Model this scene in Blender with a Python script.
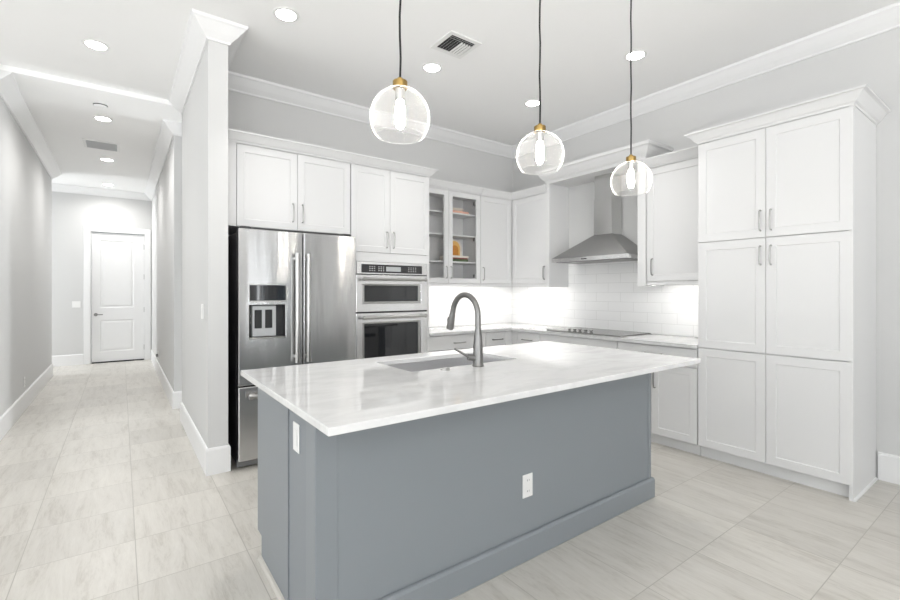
import bpy, bmesh, math, random
from mathutils import Vector, Matrix
for o in list(bpy.data.objects): bpy.data.objects.remove(o)
SC = bpy.context.scene; COL = SC.collection
PI = math.pi
random.seed(7)

# ---------------------------------------------------------------- camera
YAW = math.atan((450-121)/449.0)
CAMZ = 1.335
cam = bpy.data.cameras.new('camera'); camo = bpy.data.objects.new('camera', cam); COL.objects.link(camo)
cam.sensor_width = 36.0; cam.lens = 36.0*449/900; cam.shift_y = -8.5/900
cam.clip_start = 0.02; cam.clip_end = 200
camo.location = (0, 0, CAMZ); camo.rotation_euler = (PI/2, 0, -YAW)
SC.camera = camo
SC.view_settings.view_transform = 'Standard'; SC.view_settings.look = 'None'
SC.view_settings.gamma = 1.0; SC.view_settings.exposure = 0.70
SC.view_settings.use_curve_mapping = False

# ---------------------------------------------------------------- sky and daylight
w = bpy.data.worlds.new('sky'); SC.world = w; w.use_nodes = True
bg = w.node_tree.nodes['Background']
bg.inputs['Color'].default_value = (0.74, 0.87, 1.0, 1); bg.inputs['Strength'].default_value = 0.3

def daylight(name, loc, rot, sx, sy, power, color=(0.95, 0.98, 1.0)):
    l = bpy.data.lights.new(name, 'AREA'); l.shape = 'RECTANGLE'; l.size = sx; l.size_y = sy
    l.energy = power; l.color = color
    o = bpy.data.objects.new(name, l); COL.objects.link(o); o.location = loc; o.rotation_euler = rot
    return o
# area lamps standing in for daylight at windows invented behind the camera
REAR_WIN = [(-4.3, -2.7), (-2.2, -0.6), (-0.1, 1.5), (2.76, 3.06), (3.25, 3.85)]  # narrow opening placed for a streak on the refrigerator
RIGHT_WIN = [(-4.35, -4.05), (-3.75, -2.75)]  # unseen openings placed for the refrigerator's reflections
for i, (a, b) in enumerate(REAR_WIN[:3]):
    daylight('daylight_rear', ((a+b)/2, -5.16, 1.5), (PI/2, 0, 0), b-a, 2.3, 27)
daylight('streak_lamp', (2.91, -5.16, 1.36), (PI/2, 0, 0), 0.13, 2.55, 6)  # thin lamp added to streak the refrigerator's left door
daylight('streak_lamp', (4.51, -4.2, 1.36), (PI/2, 0, PI/2), 0.13, 2.55, 6)  # second thin lamp, added for the right door's streak
SIDE_WIN = [(-4.2, -2.2), (-1.2, 0.8), (1.8, 3.8)]
for i, (a, b) in enumerate(SIDE_WIN):
    daylight('daylight_side', (-5.16, (a+b)/2, 1.5), (PI/2, 0, -PI/2), b-a, 2.3, 31)
# fill lamps added outside those windows, aimed up to brighten the ceiling
daylight('upward_fill_rear', (-1.5, -6.1, 0.05), (PI-0.42, 0, 0), 6.2, 1.6, 850, (1.0, 0.99, 0.985))
daylight('upward_fill_side', (-6.1, -0.2, 0.05), (PI-0.42, 0, -PI/2), 8.6, 1.6, 400, (1.0, 0.99, 0.985))
daylight('daylight_hall', (-3.18, 10.03, 1.5), (PI/2, 0, -PI/2), 0.86, 2.3, 52)
daylight('daylight_passage', (3.2, 5.69, 1.1), (PI/2, 0, PI/2), 0.5, 1.5, 40)

# ---------------------------------------------------------------- materials
def new_mat(name):
    m = bpy.data.materials.new(name); m.use_nodes = True
    return m, m.node_tree, m.node_tree.nodes['Principled BSDF']
def pmat(name, col, rough=0.5, metal=0.0, spec=0.5, bump=0.0, bscale=200, coat=0.0, emis=None, estr=0.0, var=0.0):
    m, t, p = new_mat(name)
    p.inputs['Base Color'].default_value = (*col, 1); p.inputs['Roughness'].default_value = rough
    p.inputs['Metallic'].default_value = metal; p.inputs['Specular IOR Level'].default_value = spec
    p.inputs['Coat Weight'].default_value = coat
    if emis: p.inputs['Emission Color'].default_value = (*emis, 1); p.inputs['Emission Strength'].default_value = estr
    g = t.nodes.new('ShaderNodeNewGeometry'); n = t.nodes.new('ShaderNodeTexNoise')
    n.inputs['Scale'].default_value = bscale; n.inputs['Detail'].default_value = 2
    t.links.new(g.outputs['Position'], n.inputs['Vector'])
    if bump > 0:
        b = t.nodes.new('ShaderNodeBump'); b.inputs['Strength'].default_value = bump; b.inputs['Distance'].default_value = 0.002
        t.links.new(n.outputs['Fac'], b.inputs['Height']); t.links.new(b.outputs['Normal'], p.inputs['Normal'])
    if var > 0:
        mx = t.nodes.new('ShaderNodeMix'); mx.data_type = 'RGBA'
        mx.inputs[6].default_value = (*[c*(1-var) for c in col], 1); mx.inputs[7].default_value = (*[min(1, c*(1+var)) for c in col], 1)
        t.links.new(n.outputs['Fac'], mx.inputs[0]); t.links.new(mx.outputs[2], p.inputs['Base Color'])
    return m
M = {}
M['wall'] = pmat('grey_wall_paint', (0.62, 0.62, 0.615), 0.7, bump=0.15, bscale=300)
M['ceil'] = pmat('white_ceiling_paint', (0.91, 0.91, 0.905), 0.8, bump=0.1, bscale=250)
M['trim'] = pmat('white_trim_paint', (0.80, 0.80, 0.80), 0.4, bump=0.03, bscale=80)
M['cab'] = pmat('white_cabinet_paint', (0.71, 0.71, 0.71), 0.38, bump=0.03, bscale=90)
M['blue'] = pmat('blue_grey_paint', (0.245, 0.267, 0.285), 0.42, bump=0.04, bscale=90)
M['bluew'] = pmat('blue_grey_wall_paint', (0.245, 0.267, 0.285), 0.5, bump=0.12, bscale=260)
M['nickel'] = pmat('satin_nickel', (0.47, 0.465, 0.455), 0.28, 1.0, bump=0.02, bscale=400)
M['nickel_dark'] = pmat('brushed_nickel', (0.24, 0.237, 0.232), 0.33, 1.0, bump=0.03, bscale=500)
M['brass'] = pmat('aged_brass', (0.36, 0.24, 0.085), 0.3, 1.0, bump=0.03, bscale=300)
M['black'] = pmat('black_plastic', (0.012, 0.012, 0.013), 0.35, bump=0.02)
M['cord'] = pmat('black_fabric_cord', (0.015, 0.015, 0.016), 0.8, bump=0.3, bscale=1200)
M['darkside'] = pmat('dark_grey_enamel', (0.03, 0.03, 0.032), 0.4, bump=0.1, bscale=600)
M['glossblack'] = pmat('black_glass', (0.012, 0.013, 0.015), 0.04, spec=0.8, bump=0.003, bscale=6)
M['cookglass'] = pmat('cooktop_glass', (0.03, 0.03, 0.032), 0.02, spec=0.5)
M['cookglass'].node_tree.nodes['Principled BSDF'].inputs['IOR'].default_value = 2.3
M['plastic'] = pmat('white_plastic', (0.82, 0.82, 0.81), 0.35, bump=0.02)
M['grille'] = pmat('grey_grille', (0.20, 0.20, 0.20), 0.6, bump=0.05)
M['dark'] = pmat('dark_recess', (0.03, 0.03, 0.03), 0.8, bump=0.05)
M['greyplastic'] = pmat('grey_plastic', (0.50, 0.51, 0.52), 0.35, bump=0.02)
M['lcd'] = pmat('lcd_screen', (0.30, 0.31, 0.31), 0.2, bump=0.01, emis=(0.8, 0.85, 0.85), estr=0.12)
M['mark'] = pmat('printed_pale_marks', (0.55, 0.55, 0.55), 0.5, bump=0.01)
M['led'] = pmat('led_strip', (1, 1, 1), 0.5, emis=(1.0, 0.98, 0.95), estr=29.0)
M['lamp'] = pmat('lamp_diffuser', (1, 1, 1), 0.5, emis=(1.0, 0.975, 0.94), estr=20.0)
M['bulb'] = pmat('bulb_glow', (1, 1, 1), 0.4, emis=(1.0, 0.95, 0.86), estr=60.0)
M['orange'] = pmat('orange_glaze', (0.62, 0.26, 0.05), 0.4, bump=0.1, bscale=60, var=0.35)
M['gold'] = pmat('ochre_paint', (0.78, 0.47, 0.14), 0.45, bump=0.05, var=0.15)
M['cream'] = pmat('cream_paper', (0.80, 0.76, 0.68), 0.7, bump=0.1, bscale=400)
M['peach'] = pmat('peach_cover', (0.72, 0.42, 0.32), 0.55, bump=0.05, var=0.15)
M['green'] = pmat('dark_green_cover', (0.08, 0.12, 0.06), 0.55, bump=0.05, bscale=40, var=0.5)
M['red'] = pmat('dark_red_cover', (0.24, 0.06, 0.05), 0.55, bump=0.05, var=0.3)
M['beigetrim'] = pmat('beige_shoe_trim', (0.55, 0.53, 0.49), 0.5, bump=0.05)
M['gap_shade'] = pmat('dark_gap_shade', (0.02, 0.02, 0.02), 0.7, bump=0.05)  # dark tone for the shade in the gap under the hall door

def steel(name, col, rough, wav=0.5, an=0.0):
    m, t, p = new_mat(name)
    p.inputs['Base Color'].default_value = (*col, 1); p.inputs['Metallic'].default_value = 1.0
    p.inputs['Roughness'].default_value = rough
    if an > 0:
        tg = t.nodes.new('ShaderNodeTangent'); tg.direction_type = 'RADIAL'; tg.axis = 'Z'
        p.inputs['Anisotropic'].default_value = an; p.inputs['Anisotropic Rotation'].default_value = 0.25
        t.links.new(tg.outputs[0], p.inputs['Tangent'])
    g = t.nodes.new('ShaderNodeNewGeometry')
    mp = t.nodes.new('ShaderNodeMapping'); mp.inputs['Scale'].default_value = (9, 9, 0.9)
    n = t.nodes.new('ShaderNodeTexNoise'); n.inputs['Scale'].default_value = 1.0; n.inputs['Detail'].default_value = 1.0
    mp2 = t.nodes.new('ShaderNodeMapping'); mp2.inputs['Scale'].default_value = (6, 6, 900)
    n2 = t.nodes.new('ShaderNodeTexNoise'); n2.inputs['Scale'].default_value = 1.0; n2.inputs['Detail'].default_value = 3.0
    t.links.new(g.outputs['Position'], mp.inputs['Vector']); t.links.new(mp.outputs['Vector'], n.inputs['Vector'])
    t.links.new(g.outputs['Position'], mp2.inputs['Vector']); t.links.new(mp2.outputs['Vector'], n2.inputs['Vector'])
    b = t.nodes.new('ShaderNodeBump'); b.inputs['Strength'].default_value = wav; b.inputs['Distance'].default_value = 0.006
    t.links.new(n.outputs['Fac'], b.inputs['Height'])
    b2 = t.nodes.new('ShaderNodeBump'); b2.inputs['Strength'].default_value = 0.03; b2.inputs['Distance'].default_value = 0.001
    t.links.new(n2.outputs['Fac'], b2.inputs['Height']); t.links.new(b.outputs['Normal'], b2.inputs['Normal'])
    t.links.new(b2.outputs['Normal'], p.inputs['Normal'])
    return m
M['steel'] = steel('stainless_steel', (0.66, 0.66, 0.66), 0.2, 0.5, 0.95)
M['steel_hood_dimmed'] = steel('dimmed_hood_steel', (0.34, 0.34, 0.335), 0.3, 0.1)  # canopy steel, base colour darkened to hold its dim reflection
M['steel_chimney'] = steel('chimney_stainless_steel', (0.66, 0.66, 0.65), 0.25, 0.1)
M['steel_sink'] = steel('sink_stainless_steel', (0.72, 0.72, 0.73), 0.3, 0.05)
M['steel_sink'].node_tree.nodes['Principled BSDF'].inputs['Metallic'].default_value = 0.85
M['steel_oven'] = steel('oven_stainless_steel', (0.86, 0.86, 0.86), 0.25, 0.2)

# clear thin glass: transparent + mirror by angle
def glass(name, whit=0.0, seed=False, tint=(1.0, 1.0, 1.0)):
    m = bpy.data.materials.new(name); m.use_nodes = True; t = m.node_tree
    for n in list(t.nodes): t.nodes.remove(n)
    out = t.nodes.new('ShaderNodeOutputMaterial')
    tr = t.nodes.new('ShaderNodeBsdfTransparent'); tr.inputs['Color'].default_value = (*tint, 1)
    gl = t.nodes.new('ShaderNodeBsdfGlossy'); gl.inputs['Roughness'].default_value = 0.02
    lw = t.nodes.new('ShaderNodeLayerWeight'); lw.inputs['Blend'].default_value = 0.12 if not seed else 0.07
    mx = t.nodes.new('ShaderNodeMixShader')
    t.links.new(lw.outputs['Fresnel'], mx.inputs['Fac']); t.links.new(tr.outputs[0], mx.inputs[1]); t.links.new(gl.outputs[0], mx.inputs[2])
    last = mx
    if whit > 0:
        df = t.nodes.new('ShaderNodeBsdfTranslucent'); df.inputs['Color'].default_value = (0.95, 0.95, 0.95, 1)
        d2 = t.nodes.new('ShaderNodeBsdfDiffuse'); d2.inputs['Color'].default_value = (0.95, 0.95, 0.95, 1)
        ad = t.nodes.new('ShaderNodeMixShader'); ad.inputs['Fac'].default_value = 0.5
        t.links.new(df.outputs[0], ad.inputs[1]); t.links.new(d2.outputs[0], ad.inputs[2])
        tc = t.nodes.new('ShaderNodeTexCoord'); vo = t.nodes.new('ShaderNodeTexVoronoi'); vo.inputs['Scale'].default_value = 130
        t.links.new(tc.outputs['Object'], vo.inputs['Vector'])
        cr = t.nodes.new('ShaderNodeMapRange'); cr.inputs[1].default_value = 0.12; cr.inputs[2].default_value = 0.30
        cr.inputs[3].default_value = whit*3.0; cr.inputs[4].default_value = whit*0.7
        t.links.new(vo.outputs['Distance'], cr.inputs[0])
        l2 = t.nodes.new('ShaderNodeLayerWeight'); l2.inputs['Blend'].default_value = 0.5
        mm = t.nodes.new('ShaderNodeMath'); mm.operation = 'MULTIPLY_ADD'; mm.inputs[1].default_value = 0.85
        p3 = t.nodes.new('ShaderNodeMath'); p3.operation = 'POWER'; p3.inputs[1].default_value = 6.0
        t.links.new(l2.outputs['Facing'], p3.inputs[0]); t.links.new(p3.outputs[0], mm.inputs[0]); t.links.new(cr.outputs[0], mm.inputs[2])
        pw = t.nodes.new('ShaderNodeMath'); pw.operation = 'MINIMUM'; pw.inputs[1].default_value = 0.9
        t.links.new(mm.outputs[0], pw.inputs[0])
        m2 = t.nodes.new('ShaderNodeMixShader')
        t.links.new(pw.outputs[0], m2.inputs['Fac']); t.links.new(mx.outputs[0], m2.inputs[1]); t.links.new(ad.outputs[0], m2.inputs[2])
        last = m2
        bp = t.nodes.new('ShaderNodeBump'); bp.inputs['Strength'].default_value = 0.5; bp.inputs['Distance'].default_value = 0.002
        t.links.new(vo.outputs['Distance'], bp.inputs['Height']); t.links.new(bp.outputs['Normal'], gl.inputs['Normal'])
    t.links.new(last.outputs[0], out.inputs['Surface'])
    return m
M['pane'] = glass('clear_glass')
M['globe'] = glass('seeded_clear_glass', 0.05, True)

def floor_mat():
    m, t, p = new_mat('beige_stone_tile')
    g = t.nodes.new('ShaderNodeNewGeometry')
    S = 0.4635
    mp = t.nodes.new('ShaderNodeMapping'); mp.vector_type = 'POINT'
    mp.inputs['Location'].default_value = (0.40/S + 40, -0.645/S + 40, 0); mp.inputs['Scale'].default_value = (1/S, 1/0.4605, 0)
    mp.inputs['Location'].default_value = (0.402/S + 40, -0.645/0.4605 + 40, 0)
    t.links.new(g.outputs['Position'], mp.inputs['Vector'])
    fr = t.nodes.new('ShaderNodeVectorMath'); fr.operation = 'FRACTION'; t.links.new(mp.outputs['Vector'], fr.inputs[0])
    fl = t.nodes.new('ShaderNodeVectorMath'); fl.operation = 'FLOOR'; t.links.new(mp.outputs['Vector'], fl.inputs[0])
    wn = t.nodes.new('ShaderNodeTexWhiteNoise'); wn.noise_dimensions = '2D'; t.links.new(fl.outputs[0], wn.inputs['Vector'])
    # grout mask
    sx = t.nodes.new('ShaderNodeSeparateXYZ'); t.links.new(fr.outputs[0], sx.inputs[0])
    def edge(sock):
        a = t.nodes.new('ShaderNodeMath'); a.operation = 'SUBTRACT'; a.inputs[1].default_value = 0.5; t.links.new(sock, a.inputs[0])
        b = t.nodes.new('ShaderNodeMath'); b.operation = 'ABSOLUTE'; t.links.new(a.outputs[0], b.inputs[0])
        return b.outputs[0]
    ex, ey = edge(sx.outputs[0]), edge(sx.outputs[1])
    mxm = t.nodes.new('ShaderNodeMath'); mxm.operation = 'MAXIMUM'; t.links.new(ex, mxm.inputs[0]); t.links.new(ey, mxm.inputs[1])
    gr = t.nodes.new('ShaderNodeMapRange'); gr.inputs[1].default_value = 0.4945; gr.inputs[2].default_value = 0.4965
    t.links.new(mxm.outputs[0], gr.inputs[0])
    # veins: noise stretched along the tile, shifted per tile
    off = t.nodes.new('ShaderNodeVectorMath'); off.operation = 'SCALE'; off.inputs['Scale'].default_value = 23.0
    t.links.new(wn.outputs['Color'], off.inputs[0])
    ad = t.nodes.new('ShaderNodeVectorMath'); ad.operation = 'ADD'
    mr = t.nodes.new('ShaderNodeMapping'); mr.inputs['Rotation'].default_value = (0, 0, 0.10); mr.inputs['Scale'].default_value = (8.5, 1.1, 1.0)
    t.links.new(g.outputs['Position'], mr.inputs['Vector'])
    t.links.new(mr.outputs['Vector'], ad.inputs[0]); t.links.new(off.outputs[0], ad.inputs[1])
    n1 = t.nodes.new('ShaderNodeTexNoise'); n1.inputs['Scale'].default_value = 1.5; n1.inputs['Detail'].default_value = 5; n1.inputs['Roughness'].default_value = 0.85
    n1.inputs['Distortion'].default_value = 0.35
    t.links.new(ad.outputs[0], n1.inputs['Vector'])
    cr = t.nodes.new('ShaderNodeValToRGB')
    cr.color_ramp.elements[0].position = 0.30; cr.color_ramp.elements[0].color = (0.455, 0.43, 0.385, 1)
    cr.color_ramp.elements[1].position = 0.68; cr.color_ramp.elements[1].color = (0.645, 0.624, 0.58, 1)
    e = cr.color_ramp.elements.new(0.48); e.color = (0.585, 0.562, 0.518, 1)
    t.links.new(n1.outputs['Fac'], cr.inputs[0])
    # per tile tint
    tv = t.nodes.new('ShaderNodeMapRange'); tv.inputs[3].default_value = 0.93; tv.inputs[4].default_value = 1.05
    t.links.new(wn.outputs['Value'], tv.inputs[0])
    tm = t.nodes.new('ShaderNodeVectorMath'); tm.operation = 'SCALE'; t.links.new(cr.outputs[0], tm.inputs[0]); t.links.new(tv.outputs[0], tm.inputs['Scale'])
    mx = t.nodes.new('ShaderNodeMix'); mx.data_type = 'RGBA'; mx.inputs[7].default_value = (0.42, 0.40, 0.36, 1)
    t.links.new(gr.outputs[0], mx.inputs[0]); t.links.new(tm.outputs[0], mx.inputs[6]); t.links.new(mx.outputs[2], p.inputs['Base Color'])
    p.inputs['Roughness'].default_value = 0.32; p.inputs['Specular IOR Level'].default_value = 0.45
    b = t.nodes.new('ShaderNodeBump'); b.inputs['Strength'].default_value = 0.25; b.inputs['Distance'].default_value = 0.002; b.invert = True
    t.links.new(gr.outputs[0], b.inputs['Height']); t.links.new(b.outputs['Normal'], p.inputs['Normal'])
    return m
M['floor'] = floor_mat()

def subway_mat():
    m, t, p = new_mat('white_subway_tile')
    g = t.nodes.new('ShaderNodeNewGeometry'); s = t.nodes.new('ShaderNodeSeparateXYZ'); t.links.new(g.outputs['Position'], s.inputs[0])
    su = t.nodes.new('ShaderNodeMath'); su.operation = 'SUBTRACT'; t.links.new(s.outputs[0], su.inputs[0]); t.links.new(s.outputs[1], su.inputs[1])
    c = t.nodes.new('ShaderNodeCombineXYZ'); t.links.new(su.outputs[0], c.inputs[0])
    zo = t.nodes.new('ShaderNodeMath'); zo.operation = 'SUBTRACT'; zo.inputs[1].default_value = 0.912; t.links.new(s.outputs[2], zo.inputs[0]); t.links.new(zo.outputs[0], c.inputs[1])
    br = t.nodes.new('ShaderNodeTexBrick'); br.offset = 0.5; br.inputs['Scale'].default_value = 1.0
    br.inputs['Brick Width'].default_value = 0.305; br.inputs['Row Height'].default_value = 0.1035; br.inputs['Mortar Size'].default_value = 0.0022
    br.inputs['Mortar Smooth'].default_value = 0.3
    br.inputs['Color1'].default_value = (0.87, 0.87, 0.865, 1); br.inputs['Color2'].default_value = (0.85, 0.85, 0.845, 1); br.inputs['Mortar'].default_value = (0.70, 0.70, 0.69, 1)
    t.links.new(c.outputs[0], br.inputs['Vector']); t.links.new(br.outputs['Color'], p.inputs['Base Color'])
    p.inputs['Roughness'].default_value = 0.16
    b = t.nodes.new('ShaderNodeBump'); b.inputs['Strength'].default_value = 0.35; b.inputs['Distance'].default_value = 0.002; b.invert = True
    t.links.new(br.outputs['Fac'], b.inputs['Height']); t.links.new(b.outputs['Normal'], p.inputs['Normal'])
    return m
M['subway'] = subway_mat()

def quartz_mat(name='white_quartz', c0=0.69, c1=0.765):
    m, t, p = new_mat(name)
    g = t.nodes.new('ShaderNodeNewGeometry')
    mp = t.nodes.new('ShaderNodeMapping'); mp.inputs['Rotation'].default_value = (0, 0, 0.5); mp.inputs['Scale'].default_value = (1.4, 3.6, 1.5)
    t.links.new(g.outputs['Position'], mp.inputs['Vector'])
    n = t.nodes.new('ShaderNodeTexNoise'); n.inputs['Scale'].default_value = 2.4; n.inputs['Detail'].default_value = 7; n.inputs['Roughness'].default_value = 0.62; n.inputs['Distortion'].default_value = 0.9
    t.links.new(mp.outputs['Vector'], n.inputs['Vector'])
    cr = t.nodes.new('ShaderNodeValToRGB')
    cr.color_ramp.elements[0].position = 0.36; cr.color_ramp.elements[0].color = (c0, c0, c0*1.0, 1)
    cr.color_ramp.elements[1].position = 0.56; cr.color_ramp.elements[1].color = (c1, c1, c1*1.0, 1)
    t.links.new(n.outputs['Fac'], cr.inputs[0]); t.links.new(cr.outputs[0], p.inputs['Base Color'])
    p.inputs['Roughness'].default_value = 0.05; p.inputs['Specular IOR Level'].default_value = 0.65
    return m
M['quartz'] = quartz_mat()
M['quartz_shaded'] = quartz_mat('shaded_white_quartz', 0.58, 0.64)  # white worktop stone greyed so its colour carries the shade on the edges

# ---------------------------------------------------------------- mesh helpers
class MB:
    def __init__(s): s.bm = bmesh.new(); s.mi = 0
    def _new(s, verts, faces, smooth=False):
        vs = [s.bm.verts.new(v) for v in verts]; fs = []
        for f in faces:
            try:
                fc = s.bm.faces.new([vs[i] for i in f]); fc.material_index = s.mi; fc.smooth = smooth; fs.append(fc)
            except ValueError: pass
        return vs, fs
    def box(s, x0, x1, y0, y1, z0, z1, bev=0.0, seg=1):
        v = [(x, y, z) for z in (z0, z1) for y in (y0, y1) for x in (x0, x1)]
        f = [(0, 2, 3, 1), (4, 5, 7, 6), (0, 1, 5, 4), (2, 6, 7, 3), (0, 4, 6, 2), (1, 3, 7, 5)]
        vs, fs = s._new(v, f)
        if bev > 0:
            es = list({e for fc in fs for e in fc.edges})
            bmesh.ops.bevel(s.bm, geom=es, offset=bev, segments=seg, affect='EDGES', profile=0.5, clamp_overlap=True)
        return s
    def tube(s, pts, r, seg=10, cap=True):
        pts = [Vector(p) for p in pts]; n = len(pts)
        rs = r if isinstance(r, (list, tuple)) else [r]*n
        rings = []; up = None
        for i, p in enumerate(pts):
            d = (pts[min(i+1, n-1)]-pts[max(i-1, 0)]).normalized()
            if up is None:
                up = Vector((0, 0, 1)) if abs(d.z) < 0.9 else Vector((1, 0, 0))
            a = d.cross(up)
            if a.length < 1e-6: a = d.cross(Vector((0, 1, 0)))
            a.normalize(); b = a.cross(d).normalized(); up = b
            rings.append([p+a*(rs[i]*math.cos(2*PI*k/seg))+b*(rs[i]*math.sin(2*PI*k/seg)) for k in range(seg)])
        verts = [v for rg in rings for v in rg]; faces = []
        for i in range(n-1):
            for k in range(seg):
                k2 = (k+1) % seg
                faces.append((i*seg+k, i*seg+k2, (i+1)*seg+k2, (i+1)*seg+k))
        vs, fs = s._new(verts, faces, True)
        if cap:
            for idx in (0, n-1):
                try:
                    fc = s.bm.faces.new(vs[idx*seg:(idx+1)*seg]); fc.material_index = s.mi
                except ValueError: pass
        return s
    def lathe(s, prof, c, seg=40, cap0=False, cap1=False):
        verts = []; faces = []
        for (r, z) in prof:
            for k in range(seg):
                a = 2*PI*k/seg; verts.append((c[0]+r*math.cos(a), c[1]+r*math.sin(a), c[2]+z))
        for i in range(len(prof)-1):
            for k in range(seg):
                k2 = (k+1) % seg; faces.append((i*seg+k, i*seg+k2, (i+1)*seg+k2, (i+1)*seg+k))
        vs, fs = s._new(verts, faces, True)
        for flag, idx in ((cap0, 0), (cap1, len(prof)-1)):
            if flag:
                fc = s.bm.faces.new(vs[idx*seg:(idx+1)*seg]); fc.material_index = s.mi
        return s
    def sweep(s, path, prof):
        """profile (out, z) swept along a floor-plan path; 'out' goes to the left of travel, mitred at corners."""
        n = len(path); m = len(prof); verts = []; P = [Vector(p) for p in path]
        for i in range(n):
            ns = []
            if i > 0: d = (P[i]-P[i-1]).normalized(); ns.append(Vector((-d.y, d.x)))
            if i < n-1: d = (P[i+1]-P[i]).normalized(); ns.append(Vector((-d.y, d.x)))
            o = ns[0] if len(ns) == 1 else (ns[0]+ns[1])/(1+ns[0].dot(ns[1]))
            for (q, z) in prof: verts.append((P[i].x+o.x*q, P[i].y+o.y*q, z))
        faces = [(i*m+k, (i+1)*m+k, (i+1)*m+(k+1) % m, i*m+(k+1) % m) for i in range(n-1) for k in range(m)]
        vs, fs = s._new(verts, faces)
        for idx in (0, n-1):
            try:
                fc = s.bm.faces.new(vs[idx*m:(idx+1)*m]); fc.material_index = s.mi
            except ValueError: pass
        return s
    def extrude_poly(s, poly, axis, a, b):
        """polygon of 2D points extruded along 'x','y' or 'z' from a to b."""
        def P(q, t): return (t, q[0], q[1]) if axis == 'x' else ((q[0], t, q[1]) if axis == 'y' else (q[0], q[1], t))
        n = len(poly); verts = [P(q, a) for q in poly]+[P(q, b) for q in poly]
        faces = [tuple(range(n)), tuple(range(2*n-1, n-1, -1))]+[(i, (i+1) % n, n+(i+1) % n, n+i) for i in range(n)]
        s._new(verts, faces); return s
    def ring_slab(s, o, i, z0, z1, bev=0.003):
        """rectangular slab (x0,x1,y0,y1) with a rectangular hole."""
        def rect(r): return [(r[0], r[2]), (r[1], r[2]), (r[1], r[3]), (r[0], r[3])]
        O, I = rect(o), rect(i); verts = [(x, y, z) for z in (z0, z1) for q in (O, I) for (x, y) in q]
        faces = []
        for k in range(4):
            k2 = (k+1) % 4
            faces += [(8+k, 8+k2, 12+k2, 12+k), (k, 4+k, 4+k2, k2), (k, k2, 8+k2, 8+k), (4+k, 12+k, 12+k2, 4+k2)]
        vs, fs = s._new(verts, faces)
        s.bm.normal_update()
        es = [e for e in {e for f in fs for e in f.edges} if len(e.link_faces) == 2 and e.calc_face_angle(0) > 0.5]
        bmesh.ops.bevel(s.bm, geom=es, offset=bev, segments=2, affect='EDGES', profile=0.5)
        return s
    def panel_front(s, face, a0, a1, z0, z1, plane, th=0.02, frame=0.06, rec=0.0055, slope=0.004, hole=False):
        """shaker front. face '-y': a = x, front at y = plane; face '-x': a = y; face '+y': front looks to +y."""
        def P(a, z, n):
            if face == '-y': return (a, plane-n, z)
            if face == '+y': return (a, plane+n, z)
            if face == '-x': return (plane-n, a, z)
            return (plane+n, a, z)
        def rect(d, n): return [P(a0+d, z0+d, n), P(a1-d, z0+d, n), P(a1-d, z1-d, n), P(a0+d, z1-d, n)]
        b = 0.0015
        rings = [rect(0, -th), rect(0, -b), rect(b, 0), rect(frame, 0), rect(frame+slope, -rec)]
        if hole: rings = [rect(0, -th), rect(0, -b), rect(b, 0), rect(frame, 0), rect(frame+0.003, -th)]
        verts = [v for r in rings for v in r]; faces = []
        for i in range(len(rings)-1):
            for k in range(4): faces.append((i*4+k, i*4+(k+1) % 4, (i+1)*4+(k+1) % 4, (i+1)*4+k))
        if hole:
            L = len(rings)-1
            for k in range(4): faces.append((L*4+k, L*4+(k+1) % 4, (k+1) % 4, k))
        else:
            faces.append((0, 1, 2, 3)); L = (len(rings)-1)*4; faces.append((L, L+1, L+2, L+3))
        s._new(verts, faces); return s
    def build(s, name, mats, parent=None, origin=None, recalc=True):
        if recalc: bmesh.ops.recalc_face_normals(s.bm, faces=s.bm.faces[:])
        s.bm.normal_update()
        for e in s.bm.edges:
            if len(e.link_faces) == 2 and e.calc_face_angle(0) > 0.6: e.smooth = False
        if not isinstance(mats, (list, tuple)): mats = [mats]
        off = Vector((0, 0, 0)); o_loc = Vector((0, 0, 0))
        if parent is not None:
            q = parent
            while q: off += q.location; q = q.parent
        elif origin is not None:
            off = Vector(origin); o_loc = off
        else:
            vs = [v.co for v in s.bm.verts]
            lo = Vector((min(v.x for v in vs), min(v.y for v in vs), min(v.z for v in vs))); hi = Vector((max(v.x for v in vs), max(v.y for v in vs), max(v.z for v in vs)))
            off = Vector(((lo.x+hi.x)/2, (lo.y+hi.y)/2, lo.z)); o_loc = off
        bmesh.ops.translate(s.bm, verts=s.bm.verts[:], vec=-off)
        me = bpy.data.meshes.new(name); s.bm.to_mesh(me); s.bm.free()
        for m in mats: me.materials.append(m)
        o = bpy.data.objects.new(name, me); COL.objects.link(o); o.location = o_loc
        if parent is not None: o.parent = parent; o.location = (0, 0, 0)
        return o
def tag(o, label, cat, group=None):
    o['label'] = label; o['category'] = cat
    if group: o['group'] = group
    return o
def thing(name, label, cat, loc, group=None):
    o = bpy.data.objects.new(name, None); COL.objects.link(o); o.location = loc; o.empty_display_size = 0.1
    return tag(o, label, cat, group)
def struct(o): o['kind'] = 'structure'; return o
def copy_thing(src, loc, label=None):
    c = src.copy(); COL.objects.link(c); c.location = loc
    if label: c['label'] = label
    for ch in [x for x in bpy.data.objects if x.parent == src]:
        d = ch.copy(); COL.objects.link(d); d.parent = c
        for gch in [x for x in bpy.data.objects if x.parent == ch]:
            e = gch.copy(); COL.objects.link(e); e.parent = d
    return c
def B(*a, **k): return MB().box(*a, **k)

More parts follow.
